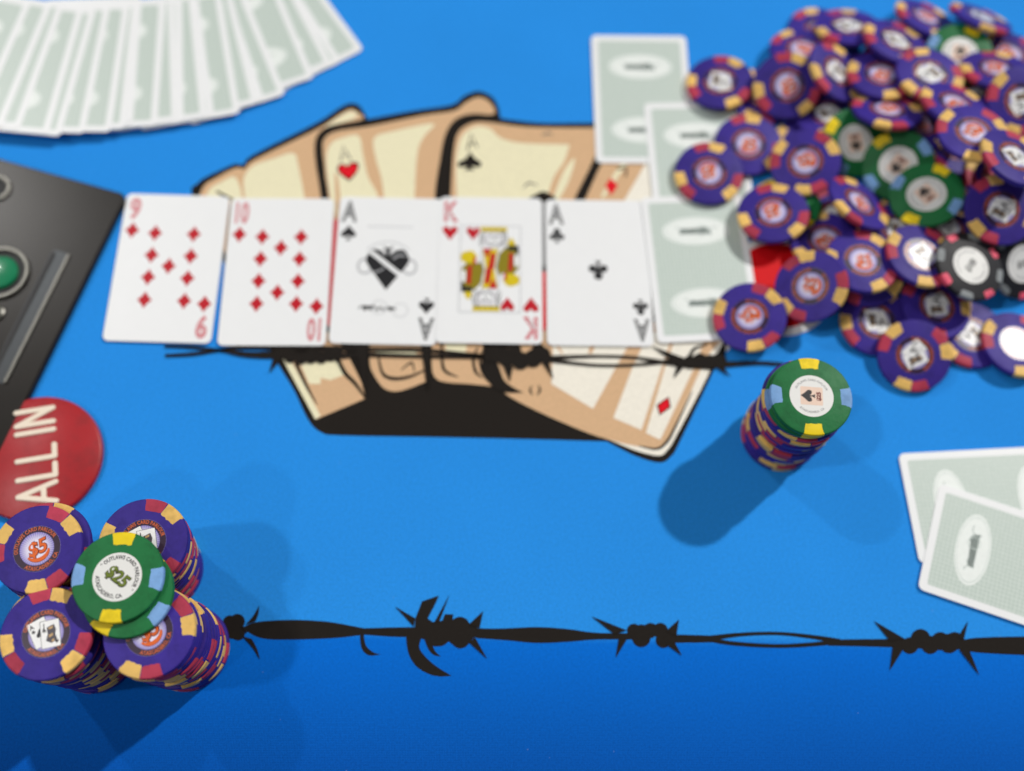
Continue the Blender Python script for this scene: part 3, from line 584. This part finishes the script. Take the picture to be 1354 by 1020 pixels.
ORT = mat('inlay_orange_text', srgb(206, 98, 52), rough=.3); ORG = mat('emblem_orange', srgb(222, 98, 26), rough=.3); ORD_ = mat('emblem_dark_red', srgb(110, 26, 18), rough=.3)
BTX = mat('inlay_black_text', srgb(34, 34, 38), rough=.3); OLG = mat('emblem_green', srgb(104, 122, 22), rough=.3); GLD = mat('emblem_gold', srgb(46, 46, 14), rough=.3)
IPK = mat('emblem_pink_card', srgb(232, 204, 186), rough=.3); ISK = mat('emblem_card_white', srgb(240, 240, 240), rough=.3)
prof = [(CR-1.3, 0), (CR-.45, .2), (CR-.1, .6), (CR, 1.0), (CR, CHT-1.0), (CR-.1, CHT-.6), (CR-.45, CHT-.2), (CR-1.3, CHT), (CR*.57, CHT), (CR*.55, CHT+.07), (CR*.535, CHT+.07), (CR*.52, CHT)]
bodies = {k: lathe_mesh('casino_chip', prof, m, 56) for k, m in (('purple', PUR), ('green', GRNC), ('black', BLKC))}
def spot_mesh(m, wd, r_in, seed):
    rnd = random.Random(seed); e = .05; n = 7
    prof_ = [(r_in, CHT+e), ((r_in+CR-1.3)/2, CHT+e), (CR-1.3, CHT+e), (CR-.42, CHT-.17), (CR-.06, CHT-.58), (CR+e, CHT-1.0), (CR+e, 1.0), (CR-.06, .58), (CR-.42, .17), (CR-1.3, -e*.6), (r_in, -e*.6)]
    V, Fc = [], []; j0 = [rnd.uniform(-.35, .35) for _ in prof_]; j1 = [rnd.uniform(-.35, .35) for _ in prof_]
    for j, (r, z) in enumerate(prof_):
        for i in range(n):
            t = i/(n-1); a0 = -wd/2+math.radians(1.3)*j0[j]*2; a1 = wd/2+math.radians(1.3)*j1[j]*2; a = a0+(a1-a0)*t
            rr = r+(rnd.uniform(-.28, .28) if j in (0, len(prof_)-1) else 0) - (0.5*(abs(2*t-1)**3)*-1 if j == 0 else 0)
            V.append((rr*math.cos(a), rr*math.sin(a), z))
    k = len(prof_)
    for j in range(k-1):
        for i in range(n-1): Fc.append((j*n+i, (j+1)*n+i, (j+1)*n+i+1, j*n+i+1))
    me = mesh('edge_spot', V, Fc, m, smooth=True); me.set_sharp_from_angle(angle=math.radians(32)); return me
SP = {}
for nm, m, wd, ri in (('Y', YEL, 29, .70), ('R', REDS, 29, .71), ('y', YEL2, 30, .71), ('b', BLU, 30, .71), ('p', PNK, 20, .80), ('g', GRY, 24, .80)):
    SP[nm] = [spot_mesh(m, math.radians(wd), CR*ri, k*17+ord(nm)) for k in range(3)]
LAY = {'purple': [(77, 'Y'), (107, 'R'), (197, 'Y'), (227, 'R'), (317, 'Y'), (347, 'R')], 'green': [(90, 'y'), (180, 'b'), (270, 'y'), (0, 'b')],
       'black': [(a, 'p') for a in (0, 90, 180, 270)]+[(a+45, 'g') for a in (0, 90, 180, 270)]}
ZI = CHT+.03
# inlay designs: list of (name, mesh) ; the first is the disc, the rest lie on it
IN = {}
def letters(top, bottom, r, size, m, z, off=.012, sx=1, name='lettering'):
    V, Fc = text_data(top, size, off, sx, res=2, space=1.05); A = ring_text(V, r, math.pi/2)
    V2, F2 = text_data(bottom, size, off, sx, res=2, space=1.05); B = ring_text(V2, r, -math.pi/2, True)
    n = len(A); return text_mesh(name, A+B, Fc+[[i+n for i in f] for f in F2], z, m)
def combine(name, items):
    """several coloured sheets as one emblem mesh"""
    V, Fc, fm, mats_ = [], [], [], []
    for me in items:
        o = len(V); m = me.materials[0]
        if m not in mats_: mats_.append(m)
        V += [tuple(v.co/MM) for v in me.vertices]
        for p in me.polygons: Fc.append([i+o for i in p.vertices]); fm.append(mats_.index(m))
        bpy.data.meshes.remove(me)
    return mesh(name, V, Fc, mats_, fm)
disc_l = lathe_mesh('inlay', [(CR*.52, 0), (CR*.52, .03)], LIL, 48); disc_w = lathe_mesh('inlay', [(CR*.545, 0), (CR*.545, .03)], INW, 48)
band = annulus_mesh('lettering_band', 7.3, CR*.515, .06, BAND)
ptext = letters('OUTLAWS CARD PARLOUR', 'ATASCADERO, CA', 8.75, 2.35, ORT, .09, .02, .80)
def rot_pts(P, a, off=(0, 0)):
    c, s = math.cos(a), math.sin(a); return [Vector((c*p[0]-s*p[1]+off[0], s*p[0]+c*p[1]+off[1])) for p in P]
# orange five dollar emblem
V5, F5 = text_data('$5', 8.4, .055, .95, .25); V5b, F5b = text_data('$5', 8.4, .02, .95, .25)
shoe = [stroke([(4.9*math.cos(a), -.6+4.4*math.sin(a)) for a in np.linspace(math.radians(200), math.radians(340), 16)], [.8+.9*math.sin(k/15*math.pi) for k in range(16)])]
em5 = combine('emblem', [text_mesh('a', V5, F5, .08, ORD_), text_mesh('b', V5b, F5b, .11, ORG, 0, (-.1, .12)), sheet_mesh('c', shoe, .10, ORG), sheet_mesh('d', [[Vector((p.x*1.0, p.y-.25)) for p in shoe[0]]], .075, ORD_)])
IN['five'] = [disc_l, band, ptext, em5]
# two cards emblem: an ace behind a jack
def mini_card(ang, off, z, s): return sheet_mesh('x', [rot_pts(rrect(7.2, 10.4, .5), ang, off)], z, ISK), sheet_mesh('x', [rot_pts(stroke([(a, b) for a, b in [(-3.6, 5.2), (3.6, 5.2), (3.6, -5.2), (-3.6, -5.2), (-3.6, 5.2)]], .18), ang, off)], z+.012, BTX)
items = []
A1, O1, A2, O2 = math.radians(22), (-2.2, .5), math.radians(5), (1.7, -.3)
items += list(mini_card(A1, O1, .075, 1)); items += list(mini_card(A2, O2, .11, 1))
VA, FA = text_data('A', 2.4, .03); VJ, FJ = text_data('J', 2.4, .03)
def on(ang, off, P): return rot_pts(P, ang, off)
items.append(text_mesh('x', [tuple(p) for p in on(A1, O1, [(x-2.1, y+3.3) for x, y in VA])], FA, .1, BTX))
items.append(sheet_mesh('x', [on(A1, O1, suit('spade', 1.5, -2.1, 1.4))], .1, BTX)); items.append(sheet_mesh('x', [on(A1, O1, suit('spade', 3.6, .2, -.4))], .1, BTX))
items.append(text_mesh('x', [tuple(p) for p in on(A2, O2, [(x-2.2, y+3.3) for x, y in VJ])], FJ, .135, BTX))
items.append(sheet_mesh('x', [on(A2, O2, suit('spade', 1.5, -2.2, 1.5))], .135, BTX)); items.append(sheet_mesh('x', [on(A2, O2, suit('spade', 1.5, 2.2, -3.2, True))], .135, BTX))
items.append(sheet_mesh('x', [on(A2, O2, P) for P in ([(-1.2, 2.6), (1.6, 3.4), (2.2, 1.2), (1.8, -.4), (2.4, -2.6), (.2, -3.6), (-1.8, -2.4), (-1, 0)],)], .13, mat('emblem_ink', srgb(74, 70, 78), rough=.3)))
items.append(sheet_mesh('x', [on(A2, O2, P) for P in ([(-.6, 2.4), (1.2, 2.9), (1, 2), (-.4, 1.7)], [(-.6, -.4), (1, .2), (.9, -.8), (-.6, -1.4)], [(.4, -2.4), (1.4, -2), (1.2, -3), (.2, -3.2)])], .145, mat('emblem_tan', srgb(196, 160, 110), rough=.3)))
emc = combine('emblem', items); emc.transform(Matrix.Diagonal((1.1, 1.1, 1, 1)))
IN['cards'] = [disc_l, band, ptext, emc]
# green chip, value side
gt = letters('* OUTLAWS CARD PARLOUR *', 'ATASCADERO, CA', 8.3, 2.35, BTX, .06, .03, .80)
V1_, F1_ = text_data('$25', 7.2, .06, .95, .1); V2_, F2_ = text_data('$25', 7.2, .012, .95, .1)
IN['twentyfive'] = [disc_w, gt, combine('emblem', [text_mesh('a', V1_, F1_, .06, GLD), text_mesh('b', V2_, F2_, .085, OLG, 0, (-.12, .14))])]
# green chip, picture side
gt2 = letters('OUTLAWS CARD PARLOUR', 'ATASCADERO, CA', 8.0, 1.5, mat('inlay_grey_text', srgb(120, 120, 124), rough=.3), .06, .012, .95)
VB, FB = text_data('$25', 2.6, .06, 1.1)
IN['spade'] = [disc_w, gt2, link and combine('emblem', [sheet_mesh('x', [rrect(10.5, 9.0, .6)], .06, IPK), sheet_mesh('x', [rot_pts(suit('spade', 6), math.pi/2, (-1.7, 0))], .085, BTX), text_mesh('x', [(p.x, p.y) for p in rot_pts(VB, math.pi/2, (3.4, 0))], FB, .085, ORD_)])]
gt3 = letters('OUTLAWS CARD PARLOUR', 'ATASCADERO, CA', 8.0, 1.7, mat('inlay_grey_text2', srgb(110, 110, 114), rough=.3), .06, .012, .95)
VC, FC = text_data('$100', 5, .04, .8)
IN['hundred'] = [disc_w, gt3, text_mesh('emblem', VC, FC, .06, BTX)]
chip_count = 0
def chip(kind, loc, rot, label, group, face=None, frot=0, normal=None):
    """loc: centre of the lower face (mm)"""
    global chip_count; chip_count += 1
    o = link('casino_chip', bodies[kind], None, loc); tag(o, label, 'poker chip', group)
    q = Matrix.Rotation(rot, 3, 'Z')
    if normal is not None: q = Vector((0, 0, 1)).rotation_difference(Vector(normal).normalized()).to_matrix() @ q
    o.rotation_euler = q.to_euler()
    for k, (a, s) in enumerate(LAY[kind]): link('edge_spot', SP[s][k % 3], o, rz=math.radians(a))
    if face:
        ms = IN[face]; d = link('inlay', ms[0], o, (0, 0, ZI), frot-rot)
        for me in ms[1:]: link(me.name.split('.')[0], me, d)
    return o

# four tall stacks, lower left
rnd = random.Random(3)
SPC = 3.33
def stack(x, y, n, where, group, top_face, top_rot, top_frot, lean=(0, 0), second=None, kinds=None, jit=.55):
    for k in range(n):
        kind = kinds[k] if kinds else 'purple'
        dx, dy = rnd.uniform(-jit, jit), rnd.uniform(-jit, jit)
        if k == n-2 and second: dx, dy = second
        if k == n-1: dx = dy = 0
        f = k-(n-1)
        loc = (x+lean[0]*f+dx, y+lean[1]*f+dy, .2+SPC*k)
        if k == n-1: chip(kind, loc, top_rot, 'purple chip on top of the '+where if kind == 'purple' else 'green chip on top of the '+where, group, top_face, top_frot)
        else: chip(kind, loc, rnd.uniform(0, 6.28), ORD[n-1-k]+' chip from the top of the '+where, group)
def top_xy(u, v, n): p = at(u, v, SPC*n); return p.x, p.y
NL = 19
rad = math.radians
stack(*top_xy(49, 726, NL), NL, 'back left stack of the four tall stacks', 'four tall chip stacks at lower left', 'five', rad(38-77), rad(28), lean=(.5, .1), second=(2.6, 2.2))
stack(*top_xy(189, 717, NL), NL, 'back right stack of the four tall stacks', 'four tall chip stacks at lower left', 'cards', rad(48-77), rad(8), lean=(.5, .1))
stack(*top_xy(61, 838, NL), NL, 'front left stack of the four tall stacks', 'four tall chip stacks at lower left', 'cards', rad(0), rad(8), second=(-.6, 2.0))
stack(*top_xy(197, 836, NL), NL, 'front right stack of the four tall stacks', 'four tall chip stacks at lower left', 'five', rad(10-77), rad(36), lean=(-.05, 0), jit=.8)
zt = .2+SPC*NL
p = at(168, 783, zt+SPC); chip('green', (p.x, p.y, zt), rad(-32), 'lower green chip bridging the four tall stacks', 'four tall chip stacks at lower left', 'twentyfive', 0)
p = at(155, 763, zt+2*SPC); chip('green', (p.x, p.y, zt+SPC), rad(-2), 'upper green chip reading $25 bridging the four tall stacks', 'four tall chip stacks at lower left', 'twentyfive', rad(-36))
# single stack, right
NS = 18
pR = at(1073, 524, SPC*NS)
for k in range(NS):
    kind = 'green' if k >= NS-2 else 'purple'; top = k == NS-1
    dx, dy = (0, 0) if top else (rnd.uniform(-.8, .8), rnd.uniform(-.8, .8))
    if k == NS-2: dx, dy = -1.3, .2
    if k == NS-3: dx, dy = -1.9, 1.6
    chip(kind, (pR.x+dx, pR.y+dy, .2+SPC*k), rad(-2) if top else (rad(2) if k == NS-2 else rnd.uniform(0, 6.28)), 'green chip with a spade picture topping the lone stack' if top else ORD[NS-1-k]+' chip from the top of the lone stack right of centre', 'lone chip stack right of centre', 'spade' if top else None, rad(-4))

# ------------------------------------------------------------------ the heap: chips dropped one after another on a height field
GX0, GY0, GS, GW, GH = 90., 150., 1.5, 230, 240
gx = GX0+GS*np.arange(GW); gy = GY0+GS*np.arange(GH); XX, YY = np.meshgrid(gx, gy)
HF = np.zeros_like(XX)+.1
HF[(XX-pb.x)**2+(YY-pb.y)**2 < 30**2] = 1.7
def cover_card(o):
    c, s = math.cos(o.rotation_euler.z), math.sin(o.rotation_euler.z); dx, dy = XX-o.location.x/MM, YY-o.location.y/MM
    u, v = c*dx+s*dy, -s*dx+c*dy; HF[(abs(u) < CW/2) & (abs(v) < CH/2)] = o.location.z/MM+CT+.1
for o in (b1, b2, b3): cover_card(o)
HF[(XX-pR.x)**2+(YY-pR.y)**2 < 20**2] = 0.1
def rest(x, y):
    msk = (XX-x)**2+(YY-y)**2 <= (CR+.3)**2
    px, py, ph = XX[msk]-x, YY[msk]-y, HF[msk]
    act = [int(np.argmax(px*math.cos(t)+py*math.sin(t)+0*ph)) for t in np.linspace(0, 2*math.pi, 8, endpoint=False)]
    act.append(int(np.argmax(ph)))
    act = list(dict.fromkeys(act)); best = None
    for it in range(30):
        best = None
        n = len(act)
        for i in range(n):
            for j in range(i+1, n):
                for k in range(j+1, n):
                    ix = [act[i], act[j], act[k]]
                    A = np.array([[px[q], py[q], 1] for q in ix])
                    if abs(np.linalg.det(A)) < 1: continue
                    pl = np.linalg.solve(A, ph[ix])
                    if best is not None and pl[2] >= best[2]: continue
                    if np.all(px[act]*pl[0]+py[act]*pl[1]+pl[2] >= ph[act]-1e-6): best = pl
        if best is None: best = np.array([0, 0, ph.max()]); break
        viol = ph-(px*best[0]+py*best[1]+best[2]); w_ = int(np.argmax(viol))
        if viol[w_] < .05: break
        # keep the active set small: binding points plus rim
        bind = [q for q in act if abs(ph[q]-(px[q]*best[0]+py[q]*best[1]+best[2])) < 1e-3]
        act = list(dict.fromkeys(bind+[w_]+act))[:14]
    a, b, c = best; sl_ = math.hypot(a, b)
    if sl_ > .62: a, b = a*.62/sl_, b*.62/sl_
    c = float((ph-(px*a+py*b)).max())
    return a, b, c
def drop(kind, u, v, face, rot, label, group='heap of chips at upper right', tilt=None):
    z = 10
    for it in range(4):
        p = at(u, v, z); a, b, c = rest(p.x, p.y)
        if tilt:
            a, b = a*.4+tilt[0], b*.4+tilt[1]; msk = (XX-p.x)**2+(YY-p.y)**2 <= (CR*.75)**2
            c = float((HF[msk]-((XX[msk]-p.x)*a+(YY[msk]-p.y)*b)).max())-1.6
        z = .5*z+.5*(c+CHT) if it < 2 else c+CHT
    nrm = Vector((-a, -b, 1)).normalized()
    o = chip(kind, (p.x, p.y, c+.05), rot, label, group, face, rot*1.7, nrm)
    msk = (XX-p.x)**2+((YY-p.y))**2 <= CR**2
    top = (XX-p.x)*a+(YY-p.y)*b+c+CHT/nrm.z+.1
    HF[msk] = np.maximum(HF[msk], top[msk])
    return o
rnd = random.Random(11)
fill = [(1010, 125), (1095, 105), (1180, 85), (1265, 85), (1350, 100), (1060, 200), (1150, 190), (1240, 180), (1330, 190), (1420, 150), (1110, 290), (1200, 300), (1290, 250), (1385, 260), (1150, 350), (1250, 330), (1340, 330),
        (1140, 110), (1225, 95), (1310, 115), (1200, 165), (1290, 180), (1370, 190)]
FL = {0: 'lowest purple chip under the two far left chips of the heap', 4: 'low purple chip at the far right, almost covered by others', 5: 'low purple chip in the gap behind the orange-emblem chip beside green ones',
      10: 'low purple chip showing between the red button and the heap middle', 12: 'low purple chip in the gap right of the open green chip', 15: 'low purple chip showing just behind the front black chip'}
for k, (u, v) in enumerate(fill):
    drop('purple', u+rnd.uniform(-8, 8), v+rnd.uniform(-8, 8), rnd.choice(['five', 'cards']), rnd.uniform(0, 6.28), FL.get(k, 'purple chip buried inside the heap under other chips'), 'chips buried in the heap')
EX = [(1262, 195, 0), (1318, 235, 1), (1300, 125, 1), (1215, 165, 0), (1190, 305, 1), (1085, 40, 0), (1330, 160, 0), (1098, 148, 1), (1092, 318, 0), (1252, 300, 1), (1335, 72, 0), (1205, 62, 1), (1350, 225, 0)]
EL = ['purple chip slipping out behind the open green chip', 'purple chip half hidden above the pale-inlaid chip right of the green one', 'purple chip tucked between the leaning chips at upper right',
      'purple chip tucked behind the leaning green chip', 'purple chip showing below the open green chip beside the wedged one', 'purple chip lying on the cloth at the far edge of the heap', 'purple chip mostly hidden under the chip cut by the right edge', 'purple chip filling the gap above the hollow of green chips', 'purple chip filling the gap between the red button and the leaning pile',
      'purple chip filling the gap behind the front black chip', 'purple chip at the far right outline of the heap, under others', 'purple chip mostly covered near the top of the heap', 'purple chip at the right edge, mostly covered, above the black chips']
for k, (u, v, f) in enumerate(EX):
    drop('purple', u, v, ['five', 'cards'][f], rad(k*77), EL[k], 'chips peeking out of the heap', tilt=(rnd.uniform(-.12, .12), rnd.uniform(-.25, -.05)))
H = [  # kind, photo position of the face, face, spot turn, label
 ('purple', 1285, 442, 'cards', 20, 'purple chip low in the heap, half under its front right chips'),
 ('purple', 1345, 455, 'cards', 190, 'purple chip at the right edge with glare on its pale inlay', (-.025, -.085)),
 ('purple', 1159, 424, 'cards', 105, 'purple chip in front of the heap, left behind the frontmost one'),
 ('purple', 1238, 404, 'cards', 160, 'purple chip in front of the heap, right behind the frontmost one'),
 ('purple', 1210, 468, 'cards', 170, 'frontmost purple chip of the heap, lying on two others'),
 ('purple', 1150, 356, 'five', 250, 'purple chip lowest in the leaning pile at the heap front'),
 ('purple', 1142, 344, 'five', 215, 'purple chip topping the leaning pile at the heap front', (0.00, -0.22)),
 ('purple', 1076, 376, 'five', 255, 'purple chip with orange emblem lying over the half buried red button'),
 ('purple', 993, 418, 'five', 80, 'purple chip lying on the corner of the nearest folded card'),
 ('purple', 1218, 338, 'cards', 70, 'purple chip wedged left of the black chips'),
 ('black', 1320, 310, 'hundred', 50, 'black chip mostly hidden behind the two others'),
 ('black', 1352, 345, 'hundred', 10, 'black chip with pink spots cut by the right edge'),
 ('black', 1283, 350, 'hundred', 30, 'black chip with pink spots and pale inlay in the heap'),
 ('green', 1040, 270, 'spade', 30, 'green chip peeking out at the left under purple ones'),
 ('green', 1130, 186, 'spade', 60, 'green chip with white inlay half hidden in the hollow of the heap'),
 ('green', 1190, 215, 'spade', 30, 'green chip leaning behind the open green one'),
 ('green', 1228, 256, 'spade', -35, 'green chip lying open on top at the heap middle'),
 ('purple', 1325, 274, 'cards', 140, 'purple chip with pale inlay right of the open green chip', (.08, .12)),
 ('purple', 953, 108, 'cards', 95, 'purple chip at the far left tip of the heap beside a folded card'),
 ('purple', 990, 190, 'five', 0, 'purple chip with orange emblem behind the leftmost chip'),
 ('purple', 938, 228, 'five', 115, 'leftmost purple chip of the heap, lying on a folded card'),
 ('purple', 1067, 212, 'five', 65, 'purple chip with orange emblem beside the hollow of green chips'),
 ('purple', 1024, 281, 'five', 115, 'purple chip with orange emblem overlapping the edge of the nearest folded card'),
 ('purple', 1135, 268, 'five', 15, 'purple chip with orange emblem left of the open green chip'),
 ('purple', 1062, 66, 'five', 40, 'purple chip tipped back at the far left of the heap', (0.00, -0.30)),
 ('purple', 1042, 110, 'five', 230, 'purple chip with orange emblem second from the far left tip'),
 ('purple', 1122, 36, 'cards', 120, 'purple chip at the far side of the heap, partly hidden'),
 ('purple', 1104, 94, 'cards', 240, 'purple chip with pale inlay at the upper middle of the heap'),
 ('purple', 1172, 150, 'five', 290, 'purple chip leaning above the hollow of green chips', (0.04, -0.26)),
 ('purple', 1166, 100, 'five', 200, 'purple chip with orange emblem high in the heap'),
 ('purple', 1183, 56, 'cards', 320, 'purple chip with pale inlay near the top of the heap'),
 ('purple', 1224, 24, 'five', 80, 'purple chip tipped sideways at the far edge of the heap'),
 ('green', 1270, 70, 'spade', 150, 'green chip under the farthest right purple chip', (.12, .10)),
 ('purple', 1296, 26, 'cards', 300, 'farthest right purple chip with pale inlay against blue cloth'),
 ('purple', 1230, 98, 'cards', 20, 'purple chip in shade between the two high chips', (.12, -.12)),
 ('purple', 1318, 92, 'five', 100, 'purple chip with orange emblem near the far right of the heap', (0.08, -0.38)),
 ('purple', 1262, 140, 'five', 200, 'purple chip leaning in the right half of the heap', (-0.08, -0.38)),
 ('purple', 1350, 130, 'cards', 60, 'purple chip cut by the right edge, high up'),
 ('purple', 1287, 176, 'five', 300, 'purple chip overlapping others right of the hollow', (0.08, -0.34)),
 ('purple', 1338, 212, 'cards', 330, 'purple chip at the right edge above the pale-inlaid one', (-0.08, -0.30)),
]
for kd, u, v, f, r_, lb, *tl in H: drop(kd, u, v, f, rad(r_), lb, tilt=tl[0] if tl else None)
print('chips', chip_count, 'heap top mm', float(HF.max()))
